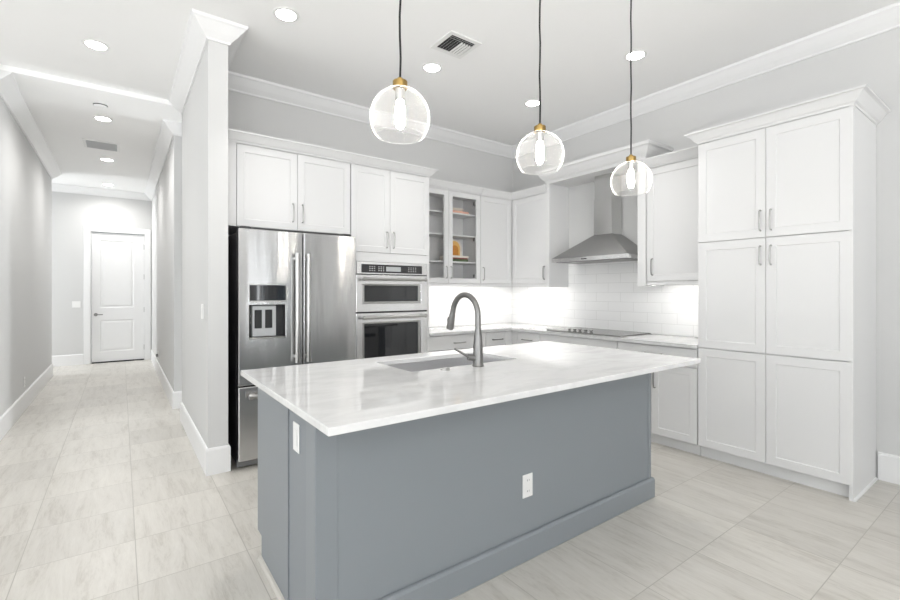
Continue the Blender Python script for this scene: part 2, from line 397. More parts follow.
def pull(parent, face, a, z, length, plane, vertical=True, mat='nickel', r=0.0055, depth=0.03):
    """bowed bar pull, centred at (a, z) on a front plane."""
    h = length/2; prof = [(-h, 0), (-h, depth*0.55), (-h*0.93, depth*0.85), (-h*0.6, depth), (0, depth*1.02), (h*0.6, depth), (h*0.93, depth*0.85), (h, depth*0.55), (h, 0)]
    pts = []
    for (t, n) in prof:
        aa, zz = (a, z+t) if vertical else (a+t, z)
        pts.append((aa, plane-n, zz) if face == '-y' else ((plane-n, aa, zz) if face == '-x' else (aa, plane+n, zz)))
    m = MB(); m.tube(pts, r, 8)
    return m.build('handle', M[mat], parent)
def front(parent, face, a0, a1, z0, z1, plane, name='door', **k):
    g = 0.0016
    m = MB(); m.panel_front(face, a0+g, a1-g, z0+g, z1-g, plane, **k)
    return m.build(name, M[k.get('mat', 'cab')] if 'mat' in k else M['cab'], parent)

CEIL = 3.29
# ================================================================ SETTING
struct(B(-5.2, 4.6, -5.2, 10.9, -0.12, 0.0).build('floor', M['floor']))
struct(B(-5.2, 4.6, -5.2, 10.9, CEIL, CEIL+0.12).build('ceiling', M['ceil']))
HC = 3.24
struct(B(-3.0, 3.0, 5.391, 10.6, HC, CEIL-0.0005).build('ceiling_hall', M['ceil']))
struct(B(0.6435, 4.47, 4.48, 4.60, 0, CEIL).build('wall_kitchen_back', M['wall']))
def wall_with_holes(axis, fixed0, fixed1, a0, a1, holes):
    """wall slab along x ('x') or y ('y') with window holes (b0,b1,z0,z1)."""
    m = MB()
    def bx(u0, u1, z0, z1):
        if u1-u0 < 1e-4 or z1-z0 < 1e-4: return
        if axis == 'x': m.box(u0, u1, fixed0, fixed1, z0, z1)
        else: m.box(fixed0, fixed1, u0, u1, z0, z1)
    cur = a0
    for (b0, b1, z0, z1) in sorted(holes):
        bx(cur, b0, 0, CEIL); bx(b0, b1, 0, z0); bx(b0, b1, z1, CEIL); cur = b1
    bx(cur, a1, 0, CEIL)
    return m

struct(wall_with_holes('y', 4.35, 4.47, -5.0, 4.48, [(a, b, 0.08, 2.65) for a, b in RIGHT_WIN]).build('wall_right', M['wall']))
struct(wall_with_holes('x', -5.12, -5.0, -5.12, 4.47, [(a, b, 0.35 if a < 2 else 0.08, 2.65) for a, b in REAR_WIN]).build('wall_rear', M['wall']))
struct(wall_with_holes('y', -5.12, -5.0, -5.0, 5.49, [(a, b, 0.35, 2.65) for a, b in SIDE_WIN]).build('wall_far_left', M['wall']))
struct(B(0.51, 0.643, 3.67, 5.39, 0, CEIL).build('wall_partition', M['wall']))
struct(B(0.6435, 3.0, 5.27, 5.39, 0, CEIL).build('wall_passage_near', M['wall']))
struct(B(0.61, 3.0, 5.98, 6.10, 0, CEIL).build('wall_passage_far', M['wall']))
struct(wall_with_holes('y', 3.0, 3.12, 5.27, 6.10, [(5.44, 5.94, 0.35, 2.65)]).build('wall_passage_end', M['wall']))
struct(B(0.487, 0.605, 5.98, 10.595, 0, CEIL).build('wall_hall_right', M['wall']))
m = MB(); m.box(-3.0, -0.455, 10.6, 10.72, 0, CEIL); m.box(0.373, 0.7, 10.6, 10.72, 0, CEIL); m.box(-0.455, 0.373, 10.6, 10.72, 2.447, CEIL)
struct(m.build('wall_hall_end', M['wall']))
LX = -0.885
struct(B(-0.97, LX, 5.37, 9.46, 0, CEIL).build('wall_hall_left', M['wall']))
struct(B(-5.0, -0.975, 5.37, 5.49, 0, CEIL).build('wall_left', M['wall']))
struct(B(-3.0, -0.975, 9.34, 9.46, 0, CEIL).build('wall_side_hall_near', M['wall']))
struct(wall_with_holes('y', -3.12, -3.0, 9.34, 10.72, [(9.6, 10.46, 0.35, 2.65)]).build('wall_side_hall_end', M['wall']))

# crown mouldings, baseboards
CR = [(0, 3.165), (0.012, 3.165), (0.016, 3.178), (0.03, 3.19), (0.055, 3.212), (0.085, 3.245), (0.10, 3.262), (0.112, 3.27), (0.118, 3.2895), (0, 3.2895)]
BBP = [(0, 0), (0.015, 0), (0.015, 0.178), (0.009, 0.192), (0, 0.195)]
def crown(path, name, drop=0.0): return struct(MB().sweep(path, [(q, z-drop) for q, z in CR]).build(name, M['trim']))
def base(path, name): return struct(MB().sweep(path, BBP).build(name, M['trim']))
crown([(4.35, -5), (4.35, 4.48), (0.643, 4.48), (0.643, 3.67), (0.51, 3.67), (0.51, 5.389)], 'trim_1')
crown([(3.0, 5.98), (0.487, 5.98), (0.487, 10.6), (-3.0, 10.6)], 'trim_2', CEIL-HC)
crown([(-3.0, 9.46), (LX, 9.46), (LX, 5.391)], 'trim_3', CEIL-HC)
crown([(LX, 5.37), (-5, 5.37)], 'trim_5')
crown([(0.65, 5.39), (3.0, 5.39)], 'trim_6', CEIL-HC)
crown([(-5, 5.37), (-5, -5), (4.35, -5)], 'trim_4')
base([(4.35, -2.64), (4.35, 0.776)], 'baseboard_right')
base([(0.643, 3.74), (0.643, 3.67), (0.51, 3.67), (0.51, 5.39), (3.0, 5.39)], 'baseboard_partition')
base([(3.0, 5.98), (0.487, 5.98), (0.487, 10.585)], 'baseboard_hall_right')
base([(-0.555, 10.6), (-3.0, 10.6)], 'baseboard_hall_end')
base([(-3.0, 9.46), (LX, 9.46), (LX, 5.37), (-5, 5.37)], 'baseboard_hall_left')
base([(-5, 5.37), (-5, -5)], 'baseboard_far_left')
base([(-5, -5), (2.66, -5)], 'baseboard_rear')

# unseen windows behind the camera, invented as sources of daylight and reflections
def window(idx, axis, a, b, plane, sg=1, z0=0.35):
    z1 = 2.65; m = MB()
    def bx(u0, u1, p0, p1, c0, c1):
        if axis == 'x': m.box(u0, u1, p0, p1, c0, c1)
        else: m.box(p0, p1, u0, u1, c0, c1)
    p0, p1 = sorted((plane-0.09*sg, plane-0.03*sg))
    for (u0, u1, c0, c1) in ((a, a+0.06, z0, z1), (b-0.06, b, z0, z1), (a, b, z0, z0+0.06), (a, b, z1-0.06, z1), ((a+b)/2-0.025, (a+b)/2+0.025, z0, z1)):
        bx(u0, u1, p0, p1, c0, c1)
    o = struct(m.build('window_%d' % idx, M['trim']))
    m = MB()
    if axis == 'x': m.box(a+0.05, b-0.05, plane-0.064, plane-0.058, z0+0.05, z1-0.05)
    else: m.box(plane-0.061*sg-0.003, plane-0.061*sg+0.003, a+0.05, b-0.05, z0+0.05, z1-0.05)
    m.build('window_pane', M['pane'], o)
    m = MB()
    if axis == 'x':
        for (u0, u1, c0, c1) in ((a-0.09, a, max(0.001, z0-0.09), z1+0.09), (b, b+0.09, max(0.001, z0-0.09), z1+0.09), (a, b, z1, z1+0.09), (a, b, max(0.001, z0-0.09), z0)): m.box(u0, u1, plane+0.0005, plane+0.018, c0, c1)
    else:
        for (u0, u1, c0, c1) in ((a-0.09, a, max(0.001, z0-0.09), z1+0.09), (b, b+0.09, max(0.001, z0-0.09), z1+0.09), (a, b, z1, z1+0.09), (a, b, max(0.001, z0-0.09), z0)): m.box(*sorted((plane+0.0005*sg, plane+0.018*sg)), u0, u1, c0, c1)
    m.build('window_casing', M['trim'], o)
wi = 1
for a, b in REAR_WIN: window(wi, 'x', a, b, -5.0, 1, 0.35 if a < 2 else 0.08); wi += 1
for a, b in SIDE_WIN: window(wi, 'y', a, b, -5.0); wi += 1

for a, b in RIGHT_WIN: window(wi, 'y', a, b, 4.35, -1, 0.08); wi += 1
window(wi, 'y', 5.44, 5.94, 3.0, -1); window(wi+1, 'y', 9.6, 10.46, -3.0)

# hall door
m = MB()
for (u0, u1, c0, c1) in ((-0.552, -0.457, 0, 2.55), (0.375, 0.47, 0, 2.55), (-0.457, 0.375, 2.449, 2.55)): m.box(u0, u1, 10.582, 10.599, c0, c1, 0.003)
for (u0, u1, c0, c1) in ((-0.4545, -0.442, 0.0, 2.446), (0.366, 0.3725, 0.0, 2.446), (-0.4545, 0.3725, 2.440, 2.4465)): m.box(u0, u1, 10.602, 10.71, c0, c1)
door = struct(m.build('door_1', M['trim']))
def door_slab():
    m = MB(); x0, x1, z0, z1, y = -0.438, 0.364, 0.022, 2.430, 10.625
    xs = [x0, -0.318, 0.204, x1]; zs = [z0, 0.205, 0.80, 1.03, 2.295, z1]
    grid = {}
    for i in range(3):
        for j in range(5):
            if i == 1 and j in (1, 3):
                a0, a1, c0, c1 = xs[1], xs[2], zs[j], zs[j+1]
                rings = []
                for d, n in ((0, 0), (0.012, 0.011), (0.03, 0.011), (0.05, 0.003)):
                    rings.append([(a0+d, y+n, c0+d), (a1-d, y+n, c0+d), (a1-d, y+n, c1-d), (a0+d, y+n, c1-d)])
                vs = [v for r in rings for v in r]; fs = []
                for q in range(3):
                    for k in range(4): fs.append((q*4+k, q*4+(k+1) % 4, (q+1)*4+(k+1) % 4, (q+1)*4+k))
                fs.append((12, 13, 14, 15)); m._new(vs, fs)
            else:
                m._new([(xs[i], y, zs[j]), (xs[i+1], y, zs[j]), (xs[i+1], y, zs[j+1]), (xs[i], y, zs[j+1])], [(0, 1, 2, 3)])
    m._new([(x0, y, z0), (x1, y, z0), (x1, y, z1), (x0, y, z1), (x0, y+0.04, z0), (x1, y+0.04, z0), (x1, y+0.04, z1), (x0, y+0.04, z1)], [(0, 1, 5, 4), (1, 2, 6, 5), (2, 3, 7, 6), (3, 0, 4, 7), (4, 5, 6, 7)])
    bmesh.ops.remove_doubles(m.bm, verts=m.bm.verts[:], dist=1e-5)
    return m.build('door_slab', M['trim'], door)
door_slab()
hd = MB(); hd.lathe([(0.03, -0.004), (0.03, 0.004)], (0, 0, 0), 20, True, True)
bmesh.ops.rotate(hd.bm, verts=hd.bm.verts[:], matrix=Matrix.Rotation(PI/2, 3, 'X'), cent=(0, 0, 0)); bmesh.ops.translate(hd.bm, verts=hd.bm.verts[:], vec=(-0.378, 10.618, 0.905))
hd.tube([(-0.378, 10.618, 0.905), (-0.378, 10.575, 0.905), (-0.36, 10.565, 0.905), (-0.27, 10.567, 0.905)], 0.009, 8)
hd.build('door_handle', M['nickel_dark'], door)
for z in (0.25, 0.98, 1.62, 2.2): B(0.360, 0.374, 10.612, 10.624, z-0.05, z+0.05, 0.002).build('hinge', M['nickel_dark'], door)
B(-0.438, 0.364, 10.61, 10.66, 0.0005, 0.020).build('door_gap_shade', M['gap_shade'], door)  # dark strip put in as the shade of the gap below the door

# tiled backsplash
m = MB(); m.box(2.562, 4.339, 4.470, 4.4795, 0.907, 1.394)
struct(m.build('wall_backsplash_back', M['subway']))
m = MB(); m.extrude_poly([(1.742, 0.907), (4.470, 0.907), (4.470, 1.394), (3.513, 1.394), (3.513, 1.685), (2.413, 1.685), (2.413, 1.394), (1.742, 1.394)], 'x', 4.340, 4.3495)
struct(m.build('wall_backsplash_right', M['subway']))

# ================================================================ CABINETS
TOP = 2.51
def cab_crown_profile(zb, h=0.078, out=0.07):
    return [(-0.004, zb), (0.006, zb), (0.010, zb+0.012), (0.022, zb+0.02), (0.045, zb+h*0.62), (0.058, zb+h*0.8), (out, zb+h*0.86), (out, zb+h), (-0.004, zb+h)]
# --- cabinet above the refrigerator
t = thing('wall_cabinet', 'white deep two-door cabinet directly above the refrigerator', 'cabinet', (1.177, 4.16, 1.85))
B(0.657, 1.697, 3.871, 4.478, 1.852, TOP).build('body', M['cab'], t)
B(0.657, 0.733, 3.852, 3.870, 1.852, TOP).build('filler_strip', M['cab'], t)
d = front(t, '-y', 0.735, 1.212, 1.853, TOP-0.004, 3.85, frame=0.058); pull(d, '-y', 1.172, 2.0, 0.15, 3.85)
d = front(t, '-y', 1.212, 1.692, 1.853, TOP-0.004, 3.85, frame=0.058); pull(d, '-y', 1.252, 2.0, 0.15, 3.85)
MB().sweep([(1.697, 3.853), (0.657, 3.853)], cab_crown_profile(TOP)).build('crown_moulding', M['cab'], t)
# refrigerator enclosure side panel
tag(B(1.682, 1.697, 3.86, 4.478, 0.0, 1.848).build('refrigerator_side_panel', M['cab']), 'narrow white tall panel between refrigerator and wall oven', 'panel')
# --- oven tower
t = thing('oven_cabinet', 'white tall oven cabinet holding the wall ovens, two doors on top', 'cabinet', (2.13, 4.17, 0))
m = MB(); m.box(1.700, 1.736, 3.852, 4.478, 0.0, TOP); m.box(2.522, 2.558, 3.852, 4.478, 0.0, TOP); m.box(1.736, 2.522, 3.852, 4.478, 1.618, 1.70); m.box(1.736, 2.522, 3.871, 4.478, 1.70, TOP); m.box(1.736, 2.522, 3.871, 4.478, 0.10, 0.415); m.box(1.736, 2.522, 3.90, 4.478, 0.0, 0.10)
m.build('body', M['cab'], t)
d = front(t, '-y', 1.702, 2.102, 1.703, TOP-0.004, 3.85, frame=0.058); pull(d, '-y', 2.066, 1.832, 0.15, 3.85)
d = front(t, '-y', 2.102, 2.556, 1.703, TOP-0.004, 3.85, frame=0.058); pull(d, '-y', 2.138, 1.832, 0.15, 3.85)
d = front(t, '-y', 1.738, 2.52, 0.11, 0.40, 3.85, name='drawer'); pull(d, '-y', 2.13, 0.28, 0.15, 3.85, False)
MB().sweep([(2.558, 4.085), (2.558, 3.853), (1.698, 3.853)], cab_crown_profile(TOP)).build('crown_moulding', M['cab'], t)
# --- glass door cabinet
UP, UB = 2.495, 1.43
def light_rail(parent, x0, x1, y0, y1): B(x0, x1, y0, y1, 1.398, 1.4285).build('light_rail', M['cab'], parent)
t = thing('glass_door_cabinet', 'white wall cabinet with two glass doors and shelves', 'cabinet', (3.03, 4.31, 1.40))
m = MB(); x0, x1 = 2.562, 3.493
m.box(x0, x0+0.018, 4.172, 4.478, UB, UP); m.box(x1-0.018, x1, 4.172, 4.478, UB, UP); m.box(x0+0.018, x1-0.018, 4.172, 4.478, UB, UB+0.018); m.box(x0+0.018, x1-0.018, 4.172, 4.478, UP-0.018, UP); m.box(x0+0.018, x1-0.018, 4.466, 4.478, UB+0.018, UP-0.018)
m.build('body', M['cab'], t)
B(3.012, 3.030, 4.172, 4.21, UB+0.018, UP-0.018).build('centre_stile', M['cab'], t)
SHELF = [2.262, 2.005, 1.690]
for z in SHELF: B(x0+0.02, x1-0.02, 4.215, 4.464, z-0.018, z, 0.001).build('shelf', M['cab'], t)
for (a, b, ha) in ((2.562, 3.022, 2.985), (3.022, 3.494, 3.052)):
    d = front(t, '-y', a, b, UB, UP-0.004, 4.15, frame=0.056, hole=True); pull(d, '-y', ha, 1.555, 0.13, 4.15)
    B(a+0.05, b-0.05, 4.160, 4.164, UB+0.05, UP-0.054).build('glass_pane', M['pane'], d)
    hx = a+0.045 if a < 3 else b-0.075
    for z in (1.52, 1.96, 2.39): B(hx, hx+0.03, 4.1715, 4.20, z-0.02, z+0.02, 0.003).build('hinge', M['nickel_dark'], d)
light_rail(t, x0, x1, 4.155, 4.175)
CP = cab_crown_profile(UP, 0.085, 0.065)
MB().sweep([(3.494, 4.153), (2.562, 4.153)], CP).build('crown_moulding', M['cab'], t)
# --- corner wall cabinet (L shaped, one door each way)
t = thing('corner_wall_cabinet', 'white L-shaped corner wall cabinet right of the glass doors', 'cabinet', (4.1, 4.25, 1.40))
m = MB(); m.box(3.497, 4.348, 4.172, 4.478, UB, UP); m.box(4.042, 4.348, 3.560, 4.172, UB, UP)
m.build('body', M['cab'], t)
d = front(t, '-y', 3.497, 4.015, UB, UP-0.004, 4.15); pull(d, '-y', 3.537, 1.55, 0.15, 4.15)
d = front(t, '-x', 3.560, 4.148, UB, UP-0.004, 4.02); pull(d, '-x', 3.602, 1.555, 0.15, 4.02, True, 'nickel_dark')
m = MB(); m.box(3.497, 4.025, 4.155, 4.175, 1.398, 1.4285); m.box(4.025, 4.045, 3.56, 4.175, 1.398, 1.4285); m.build('light_rail', M['cab'], t)
MB().sweep([(4.023, 3.560), (4.023, 4.153), (3.497, 4.153)], CP).build('crown_moulding', M['cab'], t)
# --- hood surround
t = thing('hood_surround', 'white boxed surround with tall crown framing the range hood', 'cabinet', (4.17, 2.96, 1.39))
B(4.0, 4.349, 3.515, 3.556, 1.386, 2.585).build('side_panel', M['cab'], t)
B(4.0, 4.349, 2.333, 2.412, 1.386, 2.585).build('side_panel', M['cab'], t)
B(4.0, 4.349, 2.333, 3.556, 2.5855, 2.64).build('soffit', M['cab'], t)
MB().sweep([(4.349, 2.333), (4.0, 2.333), (4.0, 3.556), (4.349, 3.556)], [(-0.004, 2.60), (0.006, 2.60), (0.012, 2.615), (0.03, 2.63), (0.055, 2.665), (0.07, 2.695), (0.085, 2.705), (0.085, 2.735), (-0.004, 2.735)]).build('crown_moulding', M['cab'], t)
B(4.0, 4.349, 2.333, 3.556, 2.6405, 2.73).build('top_box', M['cab'], t)
# --- right wall cabinet
t = thing('wall_cabinet', 'white single-door wall cabinet between hood surround and pantry', 'cabinet', (4.17, 2.03, 1.40))
B(4.042, 4.348, 1.742, 2.330, UB, UP).build('body', M['cab'], t)
d = front(t, '-x', 1.742, 2.330, UB, UP-0.004, 4.02); pull(d, '-x', 2.272, 1.565, 0.15, 4.02, True, 'nickel_dark')
m = MB(); m.box(4.025, 4.045, 1.742, 2.330, 1.398, 1.4285); m.box(4.045, 4.338, 2.312, 2.330, 1.398, 1.4285); m.build('light_rail', M['cab'], t)
MB().sweep([(4.023, 1.742), (4.023, 2.330)], CP).build('crown_moulding', M['cab'], t)
# --- pantry
t = thing('pantry_cabinet', 'white tall pantry cabinet with six doors at the right wall', 'cabinet', (4.05, 1.26, 0))
m = MB(); m.box(3.771, 4.348, 0.808, 1.738, 0.09, 2.52); m.box(3.805, 4.348, 0.808, 1.738, 0.0, 0.09)
m.build('body', M['cab'], t)
m = MB(); m.extrude_poly([(3.752, 0.0), (4.332, 0.0), (4.332, 0.20), (4.348, 0.20), (4.348, 2.52), (3.752, 2.52)], 'y', 0.787, 0.807); m.build('side_panel', M['cab'], t)
MB().extrude_poly([(0.787, 0.001), (0.774, 0.001), (0.776, 0.010), (0.787, 0.014)], 'x', 3.753, 4.332).build('shoe_moulding', M['trim'], t)
for (a, b, ha) in ((0.790, 1.266, 1.232), (1.266, 1.738, 1.298)):
    d = front(t, '-x', a, b, 1.726, 2.515, 3.75); pull(d, '-x', ha, 1.850, 0.145, 3.75)
    d = front(t, '-x', a, b, 0.886, 1.723, 3.75); pull(d, '-x', ha, 1.597, 0.135, 3.75)
    d = front(t, '-x', a, b, 0.094, 0.882, 3.75)
MB().sweep([(4.348, 0.787), (3.753, 0.787), (3.753, 1.738), (3.95, 1.738)], cab_crown_profile(2.52, 0.085, 0.075)).build('crown_moulding', M['cab'], t)

# --- base cabinets
BT = 0.874
def base_cab(name, label, loc, boxes, toes):
    t = thing(name, label, 'cabinet', loc)
    m = MB()
    for b in boxes: m.box(*b, 0.09, BT)
    for b in toes: m.box(*b, 0.0, 0.09)
    m.build('body', M['cab'], t); return t
t = base_cab('base_cabinet', 'white wide base cabinet with drawer right beside the oven cabinet', (2.95, 4.17, 0), [(2.561, 3.338, 3.891, 4.478)], [(2.561, 3.338, 3.885, 4.478)])
d = front(t, '-y', 2.563, 3.338, 0.715, 0.868, 3.87, name='drawer', frame=0.03, rec=0.0, slope=0.0001); pull(d, '-y', 2.962, 0.782, 0.15, 3.87, False)
d = front(t, '-y', 2.563, 2.95, 0.094, 0.711, 3.87); pull(d, '-y', 2.915, 0.60, 0.15, 3.87)
d = front(t, '-y', 2.95, 3.338, 0.094, 0.711, 3.87); pull(d, '-y', 2.985, 0.60, 0.15, 3.87)
t = base_cab('corner_base_cabinet', 'white corner base cabinet with a narrow drawer on each side of the corner', (3.9, 4.1, 0), [(3.341, 4.348, 3.891, 4.478), (3.771, 4.348, 3.431, 3.891)], [(3.341, 4.348, 3.885, 4.478), (3.795, 4.348, 3.431, 3.885)])
d = front(t, '-y', 3.341, 3.65, 0.715, 0.868, 3.87, name='drawer', frame=0.03, rec=0.0, slope=0.0001); pull(d, '-y', 3.515, 0.782, 0.15, 3.87, False, 'nickel_dark')
d = front(t, '-y', 3.341, 3.65, 0.094, 0.711, 3.87); pull(d, '-y', 3.39, 0.60, 0.15, 3.87)
d = front(t, '-x', 3.431, 3.775, 0.715, 0.868, 3.75, name='drawer', frame=0.03, rec=0.0, slope=0.0001); pull(d, '-x', 3.62, 0.782, 0.15, 3.75, False, 'nickel_dark')
d = front(t, '-x', 3.431, 3.775, 0.094, 0.711, 3.75); pull(d, '-x', 3.47, 0.60, 0.15, 3.75)
m = MB(); m.box(3.652, 3.7505, 3.871, 3.8905, 0.094, 0.868); m.box(3.7515, 3.7705, 3.777, 3.8905, 0.094, 0.868); m.build('filler_strip', M['cab'], t)
t = base_cab('base_cabinet', 'white base cabinet under the cooktop with plain false front', (4.05, 2.95, 0), [(3.771, 4.348, 2.468, 3.428)], [(3.805, 4.348, 2.468, 3.428)])
front(t, '-x', 2.468, 3.428, 0.715, 0.868, 3.75, name='false_front', frame=0.03, rec=0.0, slope=0.0001)
d = front(t, '-x', 2.468, 2.948, 0.094, 0.711, 3.75); pull(d, '-x', 2.91, 0.60, 0.15, 3.75)
d = front(t, '-x', 2.948, 3.428, 0.094, 0.711, 3.75); pull(d, '-x', 2.985, 0.60, 0.15, 3.75)
t = base_cab('base_cabinet', 'white base cabinet with drawer and doors left of the pantry', (4.05, 2.1, 0), [(3.771, 4.348, 1.743, 2.465)], [(3.805, 4.348, 1.743, 2.465)])
d = front(t, '-x', 1.743, 2.465, 0.715, 0.868, 3.75, name='drawer', frame=0.03, rec=0.0, slope=0.0001); pull(d, '-x', 2.113, 0.797, 0.15, 3.75, False, 'nickel_dark')
d = front(t, '-x', 1.743, 2.132, 0.094, 0.711, 3.75); pull(d, '-x', 2.098, 0.575, 0.15, 3.75, True, 'nickel_dark')
d = front(t, '-x', 2.132, 2.465, 0.094, 0.711, 3.75); pull(d, '-x', 2.168, 0.575, 0.15, 3.75, True, 'nickel_dark')
# --- perimeter worktop
m = MB(); m.extrude_poly([(2.561, 4.479), (2.561, 3.84), (3.71, 3.84), (3.71, 1.742), (4.349, 1.742), (4.349, 4.479)], 'z', 0.8745, 0.9055)
es = [e for e in m.bm.edges if abs(e.verts[0].co.z-e.verts[1].co.z) < 1e-6]
bmesh.ops.bevel(m.bm, geom=es, offset=0.003, segments=2, affect='EDGES')
tag(m.build('perimeter_countertop', M['quartz_shaded']), 'quartz L-shaped worktop along the two walls under the backsplash', 'countertop')
# under-cabinet light bars
def led(x0, x1, y0, y1, label):
    t = thing('under_cabinet_light', label, 'light', ((x0+x1)/2, (y0+y1)/2, 1.40), 'light bars under the wall cabinets')
    B(x0, x1, y0, y1, 1.416, 1.4292).build('housing', M['plastic'], t)
    B(x0+0.006, x1-0.006, y0+0.006, y1-0.006, 1.411, 1.4155).build('diffuser', M['led'], t)
led(2.60, 3.47, 4.185, 4.215, 'slim glowing light bar under the glass-door cabinet')
led(3.53, 4.03, 4.185, 4.215, 'slim glowing light bar under the corner cabinet along the back wall')
led(4.055, 4.085, 3.59, 4.16, 'slim glowing light bar under the corner cabinet beside the hood surround')
led(4.055, 4.085, 1.77, 2.30, 'slim glowing light bar under the single-door cabinet beside the pantry')

# ================================================================ COOKTOP, HOOD
t = thing('cooktop', 'black glass cooktop with five small knobs on the right worktop', 'cooktop', (4.05, 2.93, 0.906))
B(3.80, 4.32, 2.47, 3.37, 0.906, 0.915, 0.002).build('glass_top', M['cookglass'], t)
m = MB()
for (x0, x1, y0, y1) in ((3.795, 3.80, 2.465, 3.375), (4.32, 4.325, 2.465, 3.375), (3.80, 4.32, 2.465, 2.47), (3.80, 4.32, 3.37, 3.375)): m.box(x0, x1, y0, y1, 0.906, 0.916)
m.build('steel_edge', M['nickel_dark'], t)
for k in range(5):
    m = MB(); y = 2.83+k*0.068
    m.lathe([(0.020, 0.0), (0.021, 0.003), (0.014, 0.006), (0.013, 0.014), (0.019, 0.018), (0.0195, 0.026), (0.017, 0.028)], (3.85, y, 0.9152), 16, True, True); m.build('knob', M['nickel_dark'], t)
m = MB()
for (x, y, r) in ((4.17, 2.68, 0.10), (4.17, 3.18, 0.10), (3.98, 2.62, 0.08), (3.98, 3.24, 0.08), (4.08, 2.93, 0.11)):
    m.lathe([(r, 0.0), (r+0.002, 0.0), (r+0.002, 0.0003), (r, 0.0003), (r, 0.0)], (x, y, 0.9152), 40)
m.build('burner_rings', M['greyplastic'], t)
# hood
t = thing('range_hood', 'stainless pyramid range hood with square chimney above the cooktop', 'range hood', (4.1, 2.955, 1.655))
Y0, Y1, CY0, CY1, HX, CX0 = 2.458, 3.392, 2.798, 3.015, 3.90, 4.15
m = MB()
m._new([(HX, Y0, 1.70), (HX, Y1, 1.70), (4.338, Y1, 1.70), (4.338, Y0, 1.70), (CX0-0.004, CY0-0.004, 1.945), (CX0-0.004, CY1+0.004, 1.945), (4.338, CY1+0.004, 1.945), (4.338, CY0-0.004, 1.945)],
       [(0, 1, 5, 4), (1, 2, 6, 5), (2, 3, 7, 6), (3, 0, 4, 7), (4, 5, 6, 7), (0, 3, 2, 1)])
m.build('canopy', M['steel_hood_dimmed'], t)
m = MB()
m._new([(HX, Y0, 1.658), (HX, Y1, 1.658), (4.338, Y1, 1.658), (4.338, Y0, 1.658), (HX, Y0, 1.6995), (HX, Y1, 1.6995), (4.338, Y1, 1.6995), (4.338, Y0, 1.6995)],
       [(0, 1, 5, 4), (1, 2, 6, 5), (2, 3, 7, 6), (3, 0, 4, 7), (0, 3, 2, 1)])
lip = m.build('lip', M['steel_oven'], t)
for k in range(4): B(HX-0.0015, HX-0.0002, 2.925+k*0.018, 2.938+k*0.018, 1.673, 1.683).build('control_button', M['black'], lip)
m = MB(); m.box(HX-0.001, HX-0.0002, 2.64, 2.70, 1.671, 1.675); m.build('badge', M['greyplastic'], lip)
B(3.93, 4.32, 2.50, 3.35, 1.6545, 1.6575).build('filter', M['nickel_dark'], t)
B(CX0, 4.338, CY0, CY1, 1.9455, 2.335).build('chimney_lower', M['steel_chimney'], t)
B(CX0+0.006, 4.338, CY0+0.006, CY1-0.006, 2.3355, 2.584).build('chimney_upper', M['steel_chimney'], t)

# ================================================================ REFRIGERATOR
t = thing('refrigerator', 'tall stainless french-door refrigerator with ice dispenser', 'refrigerator', (1.167, 4.0, 0))
B(0.705, 1.629, 3.685, 4.43, 0.03, 1.785, 0.004).build('body', M['darkside'], t)
def slab(x0, x1, z0, z1, name, hole=None):
    """door slab with rounded front edges; optional hole (dispenser) through the front skin."""
    m = MB()
    yb, yf, r = 3.680, 3.600, 0.014
    if not hole:
        m.box(x0, x1, yf, yb, z0, z1, 0.006, 3)
    else:
        hx0, hx1, hz0, hz1 = hole
        m.ring_slab((x0, x1, z0, z1), (hx0, hx1, hz0, hz1), -yb, -yf, 0.004)
        for v in m.bm.verts: v.co = Vector((v.co.x, -v.co.z, v.co.y))
    return m.build(name, M['steel'], t)
dl = slab(0.701, 1.172, 0.632, 1.806, 'door', (0.775, 1.040, 0.985, 1.232))
dr = slab(1.182, 1.634, 0.632, 1.806, 'door')
fz = slab(0.701, 1.634, 0.070, 0.620, 'freezer_drawer')
def fridge_handle(parent, x, z0, z1, horizontal=None):
    m = MB()
    if horizontal is None:
        m.tube([(x, 3.545, z0), (x, 3.545, z1)], 0.0165, 16)
        for z in (z0+0.03, z1-0.03): m.tube([(x, 3.5995, z), (x, 3.548, z)], 0.013, 12)
        h = m.build('handle', M['nickel'], parent)
        for (a, b) in ((z0-0.012, z0+0.016), (z1-0.016, z1+0.012)): MB().tube([(x, 3.545, a), (x, 3.545, b)], 0.0195, 16).build('end_cap', M['nickel'], h)
    else:
        xa, xb, z = horizontal
        m.tube([(xa, 3.545, z), (xb, 3.545, z)], 0.0165, 16)
        for xx in (xa+0.03, xb-0.03): m.tube([(xx, 3.5995, z), (xx, 3.548, z)], 0.013, 12)
        h = m.build('handle', M['nickel'], parent)
        for (a, b) in ((xa-0.012, xa+0.016), (xb-0.016, xb+0.012)): MB().tube([(a, 3.545, z), (b, 3.545, z)], 0.0195, 16).build('end_cap', M['nickel'], h)
fridge_handle(dl, 1.117, 0.79, 1.625); fridge_handle(dr, 1.205, 0.79, 1.625)
fridge_handle(fz, 0, 0, 0, (0.775, 1.56, 0.555))
B(0.703, 1.632, 3.66, 3.70, 0.012, 0.062, 0.003).build('toe_grille', M['grille'], t)
for x in (0.76, 1.57): MB().lathe([(0.02, 0.0), (0.02, 0.03)], (x, 3.75, 0.0005), 16, True, True).build('foot', M['black'], t)
for x in (0.76, 1.57): B(x-0.04, x+0.04, 3.64, 3.74, 1.8065, 1.83, 0.006).build('hinge_cover', M['darkside'], t)
